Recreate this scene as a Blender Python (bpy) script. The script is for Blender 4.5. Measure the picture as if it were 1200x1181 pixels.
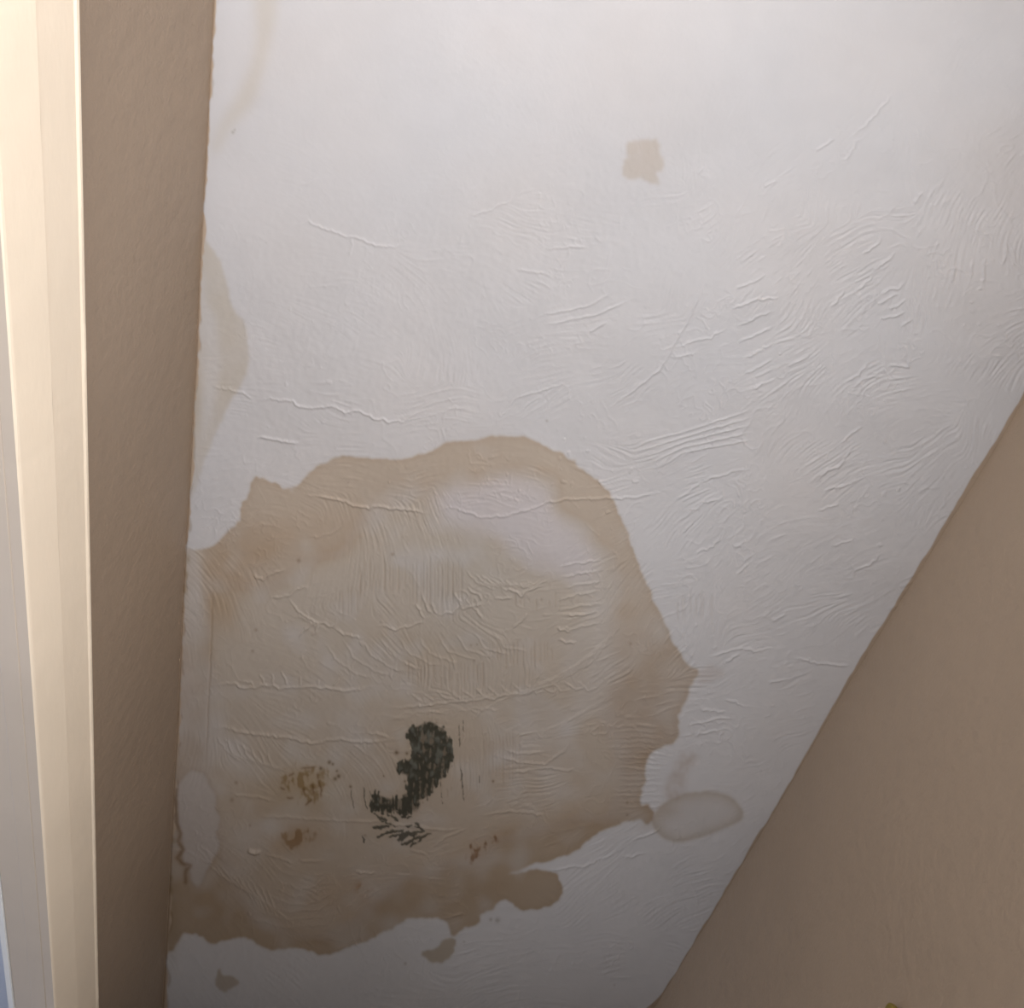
import bpy, bmesh, math
import numpy as np
from mathutils import Vector, Matrix

scene = bpy.context.scene
COL = scene.collection
for o in list(bpy.data.objects):
    bpy.data.objects.remove(o)

# ------------------------------------------------------------------ camera, light, exposure
CAM = np.array([0.0, 0.0, 1.50])          # eye height
HC = 0.95                                  # ceiling above the eye
ZC = CAM[2] + HC
W, H, F = 1200.0, 1181.0, 1000.0
ROT = np.array([[0.9619889620053819, -0.27308833182655073, 0.0],
                [-0.23535155114169837, -0.8290562722868664, -0.5072231705640051],
                [0.1385167295130982, 0.487943091355946, -0.8618147453153714]])
cam = bpy.data.cameras.new('camera')
cam.sensor_fit = 'HORIZONTAL'
cam.sensor_width = 36.0
cam.lens = 36.0 * F / W
cam.clip_start = 0.02
cam_ob = bpy.data.objects.new('camera', cam)
COL.objects.link(cam_ob)
m4 = Matrix([list(ROT[0]) + [CAM[0]], list(ROT[1]) + [CAM[1]], list(ROT[2]) + [CAM[2]], [0, 0, 0, 1]])
cam_ob.matrix_world = m4
scene.camera = cam_ob

scene.view_settings.view_transform = 'Standard'
scene.view_settings.look = 'None'
scene.view_settings.gamma = 1.0
scene.view_settings.exposure = 0.0
scene.view_settings.use_curve_mapping = False

world = bpy.data.worlds.new('sky')
scene.world = world
world.use_nodes = True
bg = world.node_tree.nodes['Background']
bg.inputs[0].default_value = (0.55, 0.68, 0.9, 1)
bg.inputs[1].default_value = 0.6

XL, XR = -0.429, 0.513                     # the two long walls
YB, YF = -0.60, 4.2                        # wall with an unseen window behind, far wall


def area(name, loc, target, sx, sy, power, color):
    l = bpy.data.lights.new(name, 'AREA')
    l.shape = 'RECTANGLE'
    l.size, l.size_y = sx, sy
    l.energy = power
    l.color = color
    o = bpy.data.objects.new(name, l)
    COL.objects.link(o)
    o.location = loc
    d = Vector(target) - Vector(loc)
    o.rotation_euler = d.to_track_quat('-Z', 'Y').to_euler()
    return o


# area lights fitted for brightness: two at unseen windows, two inside the room beyond
area('back_window_fill', (-0.28, YB + 0.04, 1.72), (-0.26, YB + 0.64, 2.44), 0.28, 0.30, 8.0, (0.955, 0.965, 1.0))  # fill light tilted up, in front of the unseen back window
area('added_side_light', (XR - 0.012, 0.10, 1.12), (XR - 1.012, 0.06, 1.42), 0.70, 0.40, 19.0, (0.98, 0.97, 0.99))  # added to light casing and ceiling from the side; its window is unseen
area('other_room_daylight', (-1.5, 1.6, 1.60), (-1.1, 1.8, 2.45), 0.6, 0.6, 5.6, (0.46, 0.62, 1.0))
area('other_room_fill', (-2.2, -0.3, 0.95), (0.5, 0.0, 2.0), 0.8, 0.8, 14.0, (1.0, 0.97, 0.93))  # added fill that brightens the right wall; no window stands here

# ------------------------------------------------------------------ helpers


def mat(name, color, rough=0.6, spec=0.5, bump=None, mottle=0.0, mottle_scale=6.0):
    m = bpy.data.materials.new(name)
    m.use_nodes = True
    nt = m.node_tree
    b = nt.nodes['Principled BSDF']
    b.inputs['Roughness'].default_value = rough
    b.inputs['Specular IOR Level'].default_value = spec
    b.inputs['Base Color'].default_value = (*color, 1)
    tc = nt.nodes.new('ShaderNodeTexCoord')
    if mottle > 0:
        n = nt.nodes.new('ShaderNodeTexNoise')
        n.inputs['Scale'].default_value = mottle_scale
        n.inputs['Detail'].default_value = 4
        nt.links.new(tc.outputs['Object'], n.inputs['Vector'])
        r = nt.nodes.new('ShaderNodeValToRGB')
        r.color_ramp.elements[0].position = 0.3
        r.color_ramp.elements[1].position = 0.7
        lo = [c * (1 - mottle) for c in color]
        hi = [min(1, c * (1 + mottle)) for c in color]
        r.color_ramp.elements[0].color = (*lo, 1)
        r.color_ramp.elements[1].color = (*hi, 1)
        nt.links.new(n.outputs['Fac'], r.inputs['Fac'])
        nt.links.new(r.outputs['Color'], b.inputs['Base Color'])
    prev = None
    for (scale, strength, dist, stretch) in (bump or []):
        mp = nt.nodes.new('ShaderNodeMapping')
        mp.inputs['Scale'].default_value = stretch
        nt.links.new(tc.outputs['Object'], mp.inputs['Vector'])
        n = nt.nodes.new('ShaderNodeTexNoise')
        n.inputs['Scale'].default_value = scale
        n.inputs['Detail'].default_value = 3
        nt.links.new(mp.outputs['Vector'], n.inputs['Vector'])
        bp = nt.nodes.new('ShaderNodeBump')
        bp.inputs['Strength'].default_value = strength
        bp.inputs['Distance'].default_value = dist
        nt.links.new(n.outputs['Fac'], bp.inputs['Height'])
        if prev:
            nt.links.new(prev.outputs['Normal'], bp.inputs['Normal'])
        prev = bp
    if prev:
        nt.links.new(prev.outputs['Normal'], b.inputs['Normal'])
    return m


def link(name, me, m, parent=None, smooth=False):
    o = bpy.data.objects.new(name, me)
    COL.objects.link(o)
    if m:
        me.materials.append(m)
    if parent:
        o.parent = parent
    if smooth:
        for p in me.polygons:
            p.use_smooth = True
    return o


def tag(o, label=None, cat=None, kind=None, group=None):
    if label:
        o['label'] = label
    if cat:
        o['category'] = cat
    if kind:
        o['kind'] = kind
    if group:
        o['group'] = group
    return o


def boxes(name, lst, m, parent=None, bevel=0.0):
    bm = bmesh.new()
    for (x0, x1, y0, y1, z0, z1) in lst:
        r = bmesh.ops.create_cube(bm, size=1.0)
        for v in r['verts']:
            v.co = Vector((x0 + (v.co.x + .5) * (x1 - x0), y0 + (v.co.y + .5) * (y1 - y0), z0 + (v.co.z + .5) * (z1 - z0)))
    if bevel:
        bmesh.ops.bevel(bm, geom=bm.edges[:], offset=bevel, segments=2, affect='EDGES')
    me = bpy.data.meshes.new(name)
    bm.to_mesh(me)
    bm.free()
    return link(name, me, m, parent)


def extrude_profile(name, prof, y0, y1, m, parent=None, n=160, wob=0.0, seed=1):
    """profile of (x, z) points swept along y, with a slight hand-painted unevenness"""
    rng = np.random.default_rng(seed)
    ys = np.linspace(y0, y1, n)
    k = len(prof)
    vs, fs = [], []
    wx = np.convolve(rng.normal(size=(n + 8)), np.ones(5) / 5, 'same')[4:4 + n] * wob
    for j, y in enumerate(ys):
        for i, (x, z) in enumerate(prof):
            vs.append((x + wx[j] * (0.5 + 0.5 * math.sin(i * 2.1)), y, z + wx[j] * 0.6 * math.cos(i * 1.7)))
    for j in range(n - 1):
        for i in range(k):
            a, b = j * k + i, j * k + (i + 1) % k
            fs.append((a, b, b + k, a + k))
    fs.append(tuple(range(k - 1, -1, -1)))
    fs.append(tuple((n - 1) * k + i for i in range(k)))
    me = bpy.data.meshes.new(name)
    me.from_pydata(vs, [], fs)
    bm = bmesh.new()
    bm.from_mesh(me)
    bmesh.ops.recalc_face_normals(bm, faces=bm.faces)
    bm.to_mesh(me)
    bm.free()
    return link(name, me, m, parent)


# ------------------------------------------------------------------ materials
WALL = (0.338, 0.257, 0.187)
M_wall = mat('taupe_wall_paint', WALL, 0.55, 0.4, [(45, 0.4, 0.004, (1, 1, 1)), (150, 0.28, 0.0016, (1, 1, 1.6)), (300, 0.3, 0.0008, (1, 1, 1))], 0.05, 3.0)
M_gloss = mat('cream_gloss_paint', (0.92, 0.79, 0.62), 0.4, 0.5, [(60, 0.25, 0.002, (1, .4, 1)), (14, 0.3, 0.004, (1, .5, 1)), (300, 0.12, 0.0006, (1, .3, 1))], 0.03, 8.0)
M_jamb = mat('grey_cream_jamb_and_shade', (0.58, 0.50, 0.42), 0.45, 0.5, [(40, 0.15, 0.002, (1, .1, 1))], 0.04, 8.0)
M_white = mat('white_gloss_paint', (0.85, 0.85, 0.84), 0.4, 0.5, [(40, 0.1, 0.002, (1, .2, 1))])
M_floor = mat('dark_carpet', (0.12, 0.11, 0.10), 0.95, 0.1, [(300, 0.8, 0.004, (1, 1, 1))], 0.15, 60)
M_room = mat('white_room_paint', (0.72, 0.72, 0.73), 0.7, 0.3, [(80, 0.2, 0.002, (1, 1, 1))])
M_brass = mat('olive_brass', (0.20, 0.15, 0.02), 0.4, 0.5, [(200, 0.2, 0.0008, (1, 1, 1))], 0.3, 90)
M_glass = bpy.data.materials.new('window_glass')
M_glass.use_nodes = True
_b = M_glass.node_tree.nodes['Principled BSDF']
_b.inputs['Transmission Weight'].default_value = 1.0
_b.inputs['Roughness'].default_value = 0.0
_b.inputs['IOR'].default_value = 1.0


def ceiling_material(name, rough):
    m = bpy.data.materials.new(name)
    m.use_nodes = True
    nt = m.node_tree
    b = nt.nodes['Principled BSDF']
    at = nt.nodes.new('ShaderNodeAttribute')
    at.attribute_name = 'pigment'
    tc = nt.nodes.new('ShaderNodeTexCoord')
    n = nt.nodes.new('ShaderNodeTexNoise')
    n.inputs['Scale'].default_value = 420
    n.inputs['Detail'].default_value = 3
    nt.links.new(tc.outputs['Object'], n.inputs['Vector'])
    bp = nt.nodes.new('ShaderNodeBump')
    bp.inputs['Strength'].default_value = 0.12
    bp.inputs['Distance'].default_value = 0.0006
    nt.links.new(n.outputs['Fac'], bp.inputs['Height'])
    nt.links.new(bp.outputs['Normal'], b.inputs['Normal'])
    nt.links.new(at.outputs['Color'], b.inputs['Base Color'])
    b.inputs['Roughness'].default_value = rough
    b.inputs['Specular IOR Level'].default_value = 0.3
    return m


M_ceil = ceiling_material('stained_ceiling_paint', 0.62)
M_mould = ceiling_material('mould_growth', 0.95)

# ------------------------------------------------------------------ ceiling marks in image pixels (1 unit = about 1 mm overhead)
# Marks and strokes on the plaster are set in image pixel coordinates, mapped onto the flat ceiling through the camera.
U0, V0, NU, NV = -140, -140, 1480, 1460
uu = (np.arange(NU) + U0).astype(np.float32)
vv = (np.arange(NV) + V0).astype(np.float32)
UU, VV = np.meshgrid(uu, vv)
RNG = np.random.default_rng(11)
_ku = np.fft.rfftfreq(NU)[None, :]
_kv = np.fft.fftfreq(NV)[:, None]


def blur(a, s, s2=None):
    s2 = s if s2 is None else s2
    g = np.exp(-2 * (np.pi ** 2) * ((_ku * s) ** 2 + (_kv * s2) ** 2))
    return np.fft.irfft2(np.fft.rfft2(a) * g, s=a.shape).astype(np.float32)


def noise(s, s2=None):
    n = blur(RNG.standard_normal((NV, NU)).astype(np.float32), s, s2)
    return (n - n.mean()) / n.std()


def sample(a, u, v):
    """bilinear look-up at image pixel coordinates"""
    x = np.clip(u - U0, 0, NU - 1.001)
    y = np.clip(v - V0, 0, NV - 1.001)
    x0 = x.astype(np.int32)
    y0 = y.astype(np.int32)
    fx = (x - x0).astype(np.float32)
    fy = (y - y0).astype(np.float32)
    return (a[y0, x0] * (1 - fx) * (1 - fy) + a[y0, x0 + 1] * fx * (1 - fy)
            + a[y0 + 1, x0] * (1 - fx) * fy + a[y0 + 1, x0 + 1] * fx * fy)


def smooth_closed(pts, k=6):
    p = np.array(pts, float)
    n = len(p)
    out = []
    for i in range(n):
        a, b, c, d = p[i - 1], p[i], p[(i + 1) % n], p[(i + 2) % n]
        for t in np.linspace(0, 1, k, endpoint=False):
            out.append(0.5 * ((2 * b) + (c - a) * t + (2 * a - 5 * b + 4 * c - d) * t * t + (3 * b - a - 3 * c + d) * t ** 3))
    return np.array(out)


def poly(pts, smooth=True):
    """filled polygon as a 0/1 raster (scan lines, even-odd)"""
    p = smooth_closed(pts) if smooth else np.array(pts, float)
    q = np.roll(p, -1, axis=0)
    out = np.zeros((NV, NU), np.float32)
    r0 = max(0, int(p[:, 1].min() - V0) - 1)
    r1 = min(NV, int(p[:, 1].max() - V0) + 2)
    for r in range(r0, r1):
        y = r + V0 + 0.013
        s = (p[:, 1] > y) != (q[:, 1] > y)
        if not s.any():
            continue
        xs = np.sort(p[s, 0] + (y - p[s, 1]) * (q[s, 0] - p[s, 0]) / (q[s, 1] - p[s, 1])) - U0
        for a, b in zip(xs[::2], xs[1::2]):
            out[r, max(0, int(math.ceil(a))):max(0, int(b) + 1)] = 1
    return out


def warp(a, amp, s, seed_fields=None):
    n1, n2 = seed_fields if seed_fields else (noise(s), noise(s))
    return sample(a, UU + amp * n1, VV + amp * n2)


def sstep(x, a, b):
    t = np.clip((x - a) / (b - a), 0, 1)
    return t * t * (3 - 2 * t)


def blob(u, v, ru, rv, ang=0.0):
    c, s = math.cos(math.radians(ang)), math.sin(math.radians(ang))
    du, dv = UU - u, VV - v
    return np.exp(-(((du * c + dv * s) / ru) ** 2 + ((-du * s + dv * c) / rv) ** 2))


N_small, N_small2 = noise(2.2), noise(2.2)
N_mid, N_mid2 = noise(8), noise(8)
N_big, N_big2 = noise(45), noise(45)
N_fine = noise(1.0)
EDGE = (0.8 * N_small + 1.6 * N_mid, 0.8 * N_small2 + 1.6 * N_mid2)


def stain(pts, soft=1.2, ragged=1.0):
    a = poly(pts)
    a = sample(a, UU + ragged * EDGE[0], VV + ragged * EDGE[1])
    return blur(a, soft)


# ---- outlines
BIG = [(150, 642), (222, 642), (246, 638), (270, 620), (282, 610), (287, 593), (294, 571), (303, 561), (322, 565), (338, 570), (352, 565), (362, 554),
       (383, 541), (416, 535), (474, 536), (505, 530), (523, 521), (560, 515), (590, 513), (624, 514), (648, 525), (666, 536), (691, 553),
       (715, 575), (727, 602), (736, 629), (746, 648), (751, 669), (764, 699), (779, 730), (789, 755), (804, 776), (819, 786), (813, 800),
       (806, 818), (797, 837), (798, 858), (793, 872), (781, 875), (767, 884), (758, 903), (752, 929), (752, 943), (762, 945), (769, 958), (757, 970), (738, 964),
       (713, 973), (700, 983), (670, 999), (630, 1012), (594, 1026), (619, 1021), (643, 1021), (657, 1031), (658, 1050), (641, 1063),
       (614, 1066), (598, 1060), (580, 1062), (562, 1072), (562, 1081), (555, 1088), (539, 1091), (527, 1098), (525, 1085), (518, 1073),
       (497, 1072), (477, 1076), (455, 1089), (422, 1106), (388, 1116), (347, 1114), (314, 1112), (295, 1106), (273, 1102), (254, 1104),
       (240, 1103), (230, 1097), (215, 1093), (206, 1106), (196, 1116), (150, 1122)]
INNER = [(252, 690), (300, 692), (345, 678), (385, 652), (420, 625), (450, 598), (490, 580), (520, 568), (547, 558), (581, 553), (617, 553),
         (642, 562), (657, 581), (678, 602), (697, 626), (712, 654), (727, 690), (722, 724), (718, 770), (712, 803), (712, 850), (728, 900),
         (735, 930), (705, 950), (640, 975), (590, 990), (520, 1010), (470, 1030), (430, 1065), (400, 1090), (345, 1097), (305, 1078),
         (275, 1045), (262, 1010), (246, 960), (246, 820)]
PALE_PINK = [(500, 590), (547, 560), (590, 553), (622, 556), (645, 572), (664, 600), (690, 640), (690, 680), (640, 670), (600, 640), (560, 615), (520, 605)]
ISLAND = [(222, 903), (236, 906), (247, 922), (254, 940), (256, 975), (252, 1005), (240, 1030), (228, 1040), (220, 1020), (216, 1000), (213, 985), (208, 965), (208, 935), (210, 915)]
CRACKLINE = [(207, 925), (206, 950), (208, 966), (212, 976), (209, 986), (215, 996), (207, 1006), (213, 1012), (222, 1015), (217, 1022), (217, 1035)]
CRESC = [(230, 270), (238, 276), (252, 296), (262, 322), (272, 360), (285, 382), (289, 410), (288, 436), (280, 452), (266, 480), (250, 512),
         (234, 560), (222, 590), (210, 590), (215, 420)]
CRESC_IN = [(228, 300), (238, 330), (248, 362), (254, 400), (258, 430), (252, 468), (244, 500), (232, 530), (222, 545), (215, 420)]
SPOT = [(734, 178), (739, 168), (748, 166), (757, 165), (769, 162), (772, 176), (777, 186), (780, 194), (776, 202), (769, 207), (766, 218), (758, 214), (744, 212), (733, 205), (730, 192)]
RING = [(767, 972), (764, 962), (772, 948), (786, 936), (806, 929), (832, 927), (855, 932), (869, 944), (871, 957), (858, 967), (836, 976), (812, 984), (794, 987), (778, 983)]
RING_IN = [(777, 966), (779, 956), (790, 945), (808, 938), (834, 934), (852, 938), (862, 946), (863, 954), (852, 962), (832, 970), (810, 977), (795, 979), (783, 976)]
TAIL = [(800, 884), (818, 890), (808, 905), (800, 928), (786, 934), (780, 926), (788, 905)]
DROP = [(527, 1099), (533, 1105), (527, 1121), (513, 1129), (495, 1121), (495, 1115), (510, 1111), (521, 1101)]
CHIP = [(257, 1137), (261, 1145), (274, 1147), (281, 1153), (271, 1160), (254, 1160), (252, 1148)]
STREAK = [(296, -60), (326, -60), (324, 10), (316, 50), (306, 90), (296, 122), (270, 150), (254, 180), (248, 170), (262, 138), (284, 100), (300, 50)]
SMUDGE = [(820, 790), (838, 784), (846, 792), (836, 797), (826, 800), (818, 806)]

big = stain(BIG)
# white paint dribbles over the top left shoulder of the stain
for (u, v, ru, rv, a) in [(342, 560, 7, 14, 10), (352, 540, 8, 20, 15), (325, 545, 10, 10, 0)]:
    big *= 1 - 0.75 * np.clip(1.4 * blob(u, v, ru, rv, a) + 0.15 * N_small * blob(u, v, 20, 20), 0, 1)
big *= 1 - 0.45 * np.clip(blob(229, 715, 13, 60) + blob(222, 660, 12, 30), 0, 1) * (1 + 0.2 * N_mid)
inner = blur(warp(poly(INNER), 5, 12), 7)
pink = blur(warp(poly(PALE_PINK), 5, 14), 12) * inner
island = blur(warp(poly(ISLAND), 1.5, 5), 1.5)
cresc = stain(CRESC, 1.6, 0.7)
cresc_in = blur(warp(poly(CRESC_IN), 2, 8), 4)
spot = stain(SPOT, 1.6, 1.4)
ringm = stain(RING, 1.6, 0.3)
ring_in = blur(poly(RING_IN), 5)
tail = stain(TAIL, 3, 1.5) * (0.6 + 0.2 * N_small)
drop = stain(DROP, 1.0, 0.8)
chip = stain(CHIP, 0.9, 0.9)
streak = blur(poly(STREAK), 6)
smudge = stain(SMUDGE, 2.2, 1.5)

# ---- line work
def polyline_field(pts, width, wig=1.2, taper=True, seed=0, step=0.7):
    """soft line through pts, rasterised by splatting (bounded box)"""
    p = np.array(pts, float)
    rng = np.random.default_rng(seed + 1000)
    seg = []
    for a, b in zip(p[:-1], p[1:]):
        n = max(2, int(np.linalg.norm(b - a) / step))
        seg.append(a + (b - a) * np.linspace(0, 1, n, endpoint=False)[:, None])
    q = np.concatenate(seg + [p[-1:]])
    n = len(q)
    if wig:
        kern = np.hanning(11)
        kern /= kern.sum()
        w = np.stack([np.convolve(rng.normal(size=n + 20), kern, 'same')[10:10 + n] for _ in range(2)], 1)
        kern = np.hanning(31)
        kern /= kern.sum()
        w2 = np.stack([np.convolve(rng.normal(size=n + 60), kern, 'same')[30:30 + n] for _ in range(2)], 1)
        q = q + wig * (w * 1.3 + w2 * 2.4)
    amp = np.ones(n)
    if taper:
        t = np.linspace(0, 1, n)
        amp = np.clip(np.minimum(t, 1 - t) * 6, 0, 1)
    kern = np.hanning(41)
    amp = amp * (0.75 + 0.5 * np.convolve(rng.random(n + 80), kern / kern.sum(), 'same')[40:40 + n])
    return q, amp, width


def draw_lines(lines):
    """max-combine many lines into one raster"""
    out = np.zeros((NV, NU), np.float32)
    for q, amp, width in lines:
        R = int(width * 2.6) + 2
        off = np.arange(-R, R + 1)
        ox, oy = np.meshgrid(off, off)
        ox, oy = ox.ravel(), oy.ravel()
        cx = np.round(q[:, 0]).astype(int)
        cy = np.round(q[:, 1]).astype(int)
        X = cx[:, None] + ox[None]
        Y = cy[:, None] + oy[None]
        d2 = (X - q[:, 0:1]) ** 2 + (Y - q[:, 1:2]) ** 2
        val = (amp[:, None] * np.exp(-d2 / (width * width))).astype(np.float32)
        X -= U0
        Y -= V0
        ok = (X >= 0) & (X < NU) & (Y >= 0) & (Y < NV) & (val > 0.02)
        np.maximum.at(out, (Y[ok], X[ok]), val[ok])
    return out


# ---- pigment: multiply the white coat by what the water left
base = np.array([0.520, 0.508, 0.512], np.float32)
pig = np.empty((NV, NU, 3), np.float32)
tone = 1 + 0.012 * N_big + 0.006 * N_mid
warmth = 0.006 * N_big2
pig[..., 0] = base[0] * tone * (1 + warmth)
pig[..., 1] = base[1] * tone
pig[..., 2] = base[2] * tone * (1 - warmth)


def tint(mask, rgb):
    mask = np.clip(mask, 0, 1)
    for c in range(3):
        pig[..., c] *= 1 - mask * (1 - rgb[c])


lowv = sstep(VV, 640, 1060)
rim = np.clip(big - blur(big, 5), 0, 1) * 2
ring = big * (1 - inner) * (1 - island)
tint(ring * (1 + 0.10 * N_mid + 0.06 * N_big) * (1 - lowv), (0.80, 0.69, 0.56))
tint(ring * (1 + 0.10 * N_mid + 0.06 * N_big) * lowv, (0.66, 0.535, 0.395))
tint(rim * 0.5, (0.86, 0.80, 0.72))
pale = blur(draw_lines([polyline_field([(600, 575), (655, 600), (690, 660), (704, 720), (698, 790), (680, 850)], 22, 2, True, 7)]), 8)
pale = np.clip(pale, 0, 1) * (0.75 + 0.2 * N_mid)
innerw = inner * big * (1 - 0.85 * pink) * (1 - island) * (1 - 0.45 * pale)
tint(innerw * (1 + 0.14 * N_mid + 0.10 * N_big), (0.83, 0.745, 0.63))
tint(inner * big * lowv * (1 - island), (0.90, 0.85, 0.80))
tint(pink, (0.97, 0.925, 0.925))
# tea-coloured patches
for (u, v, ru, rv, a, k, c) in [
        (285, 645, 60, 26, -20, .7, (0.90, 0.80, 0.68)), (262, 705, 26, 40, 0, .7, (0.90, 0.80, 0.68)), (400, 625, 60, 28, -25, .5, (0.93, 0.86, 0.78)),
        (765, 775, 36, 60, 25, .5, (0.90, 0.86, 0.80)), (505, 770, 50, 14, -5, .5, (0.93, 0.88, 0.80)), (470, 750, 45, 12, 0, .4, (0.93, 0.88, 0.80)),
        (420, 1055, 70, 30, -5, .5, (0.92, 0.84, 0.76)), (560, 1040, 60, 25, -10, .6, (0.88, 0.83, 0.76)), (250, 1060, 40, 30, 20, .6, (0.90, 0.84, 0.76)),
        (350, 1010, 60, 40, 0, .3, (0.9, 0.84, 0.76)), (330, 940, 70, 30, 0, .5, (0.92, 0.87, 0.79)), (500, 905, 90, 70, 0, .35, (0.93, 0.88, 0.82)),
        (640, 960, 90, 20, -12, .5, (0.92, 0.87, 0.80)), (230, 760, 14, 80, 0, .6, (0.93, 0.90, 0.84))]:
    tint(blob(u, v, ru, rv, a) * k * big * (1 + 0.25 * N_mid), c)
# pale lilac bottom corner beside the wall
tint(blob(218, 790, 12, 45) * .5 * big, (1.04, 1.03, 1.06))
tint(island * big, (0.81, 0.745, 0.685))
isl_rim = np.clip(blur(island, 2.5) * (1 - island) * 3, 0, 1)
tint(isl_rim * 0.55, (0.80, 0.74, 0.66))
tint(cresc * (1 - 0.55 * cresc_in) * (1 + 0.08 * N_mid) * (0.45 + 0.55 * sstep(VV, 600, 440)), (0.885, 0.825, 0.725))
tint(cresc * blob(228, 470, 9, 60), (0.88, 0.82, 0.72))
tint(spot * (1 + 0.05 * N_small), (0.885, 0.815, 0.735))
tint(ringm * (1 - 0.6 * ring_in), (0.82, 0.755, 0.68))
tint(np.clip(ringm - blur(ringm, 3), 0, 1) * 1.5, (0.80, 0.74, 0.66))
tint(tail, (0.82, 0.74, 0.68))
tint(drop, (0.70, 0.615, 0.50))
tint(chip, (0.74, 0.66, 0.56))
tint(streak * 0.9, (0.93, 0.885, 0.80))
tint(smudge * 0.6, (0.86, 0.80, 0.76))
tint(blob(785, 952, 14, 9) * .5 + blob(758, 968, 10, 6) * .4, (0.82, 0.75, 0.68))
tint(blob(588, 40, 40, 35) * .5 + blob(840, 250, 60, 40) * .4, (1.0, 0.975, 0.955))


# ---- mould and rust marks
MOULD_A = [(476, 856), (482, 851), (487, 850), (494, 849), (500, 845), (510, 846), (520, 854), (528, 867), (530, 881), (527, 899), (517, 911), (510, 919),
           (502, 930), (496, 936), (484, 936), (478, 927), (478, 908), (465, 903), (463, 898), (474, 891), (483, 888), (486, 880), (485, 870), (476, 864)]
MOULD_B = [(442, 922), (446, 930), (459, 934), (471, 931), (479, 926), (496, 938), (493, 946), (479, 954), (462, 954), (441, 948), (434, 950)]
streaky = 1.0 * noise(1.0, 8) + 0.6 * noise(1.6) + 0.4 * N_fine
mA = blur(poly(MOULD_A), 3.2)
mB = blur(poly(MOULD_B), 3.6)
dens = np.maximum(mA * (1 - 0.30 * np.clip(blob(508, 862, 9, 8) + blob(518, 892, 10, 18) + blob(492, 862, 7, 7), 0, 1)), 0.88 * mB)
strand = draw_lines([polyline_field(p, w, 0.8, True, i) for i, (p, w) in enumerate([
    ([(436, 952), (446, 957), (456, 960)], 2.0), ([(436, 967), (446, 969), (458, 966)], 2.6), ([(446, 959), (458, 964), (468, 968)], 1.7),
    ([(440, 984), (452, 976), (466, 972), (478, 972)], 1.8), ([(450, 981), (464, 977), (480, 974)], 1.6), ([(466, 984), (478, 978), (492, 973)], 3.4),
    ([(468, 990), (480, 986), (494, 978), (510, 975)], 2.0), ([(478, 992), (486, 987), (496, 981)], 1.8), ([(486, 963), (492, 969), (497, 974)], 2.0),
    ([(470, 956), (478, 958), (486, 955)], 1.6), ([(454, 947), (460, 955), (468, 962)], 1.8), ([(474, 966), (484, 966), (494, 970)], 1.4),
    ([(470, 976), (484, 974), (498, 974)], 2.0), ([(428, 988), (424, 976)], 1.1)])])
mould = sstep(dens + 0.27 * streaky * sstep(dens, 0.04, 0.25), 0.42, 0.72)
mould = np.maximum(mould, sstep(strand + (0.14 * N_small + 0.14 * N_fine) * (strand > .05), 0.30, 0.70) * 0.9)
vert = draw_lines([polyline_field(p, w, 0.5, True, 50 + i) for i, (p, w) in enumerate([
    ([(426, 918), (428, 935), (431, 951)], 1.1), ([(434, 920), (436, 951)], 0.8), ([(540, 893), (542, 915), (545, 943)], 0.9), ([(538, 846), (539, 878)], 0.8),
    ([(543, 842), (543, 860)], 0.7), ([(502, 925), (501, 938)], 1.2), ([(516, 908), (517, 922)], 1.0), ([(411, 921), (416, 950)], 0.8),
    ([(562, 905), (562, 923)], 0.7), ([(526, 896), (526, 905)], 1.1), ([(518, 925), (519, 942)], 0.7), ([(508, 918), (507, 928)], 1.2)])])
mould = np.maximum(mould, 0.8 * sstep(vert + 0.12 * N_fine, 0.4, 0.9))
dots = draw_lines([(np.array([[u, v]], float), np.ones(1), r) for (u, v, r) in [
    (465, 881, 2.4), (477, 882, 1.6), (397, 909, 2.4), (393, 912, 2.2), (395, 903, 1.4), (386, 893, 2.2), (390, 895, 1.6), (376, 900, 2.0), (411, 921, 1.6),
    (450, 908, 1.0), (475, 914, 1.4), (578, 915, 1.4)]])
film = blur(mould, 5)
under = np.clip(0.72 * sstep(mA + 0.10 * N_small, 0.42, 0.72) + 0.62 * sstep(mB + 0.12 * N_small, 0.45, 0.8), 0, 0.85) * (1 - 0.5 * np.clip(blob(512, 856, 4, 4), 0, 1))
mould = np.clip(np.maximum(mould, 0.0), 0, 1)
grey = sstep(blob(503, 868, 13, 10) + 0.7 * blob(485, 905, 7, 16) + 0.7 * blob(518, 885, 10, 20) + 0.35 * N_small + 0.2 * streaky, 0.5, 1.2)
tint(np.clip(film * 1.3, 0, 1) * 0.45, (0.80, 0.76, 0.62))
tint(np.clip(blob(505, 860, 50, 26), 0, 1) * 0.35, (0.93, 0.86, 0.74))
tint(under, (0.17, 0.165, 0.14))
for c, (dk, gy) in enumerate(zip((0.046, 0.043, 0.030), (0.105, 0.105, 0.085))):
    colr = dk + (gy - dk) * grey * np.clip(0.6 + 0.5 * N_small, 0, 1)
    pig[..., c] = pig[..., c] * (1 - mould * 0.96) + colr * mould * 0.96
tint(dots * 0.9, (0.32, 0.24, 0.14))

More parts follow.
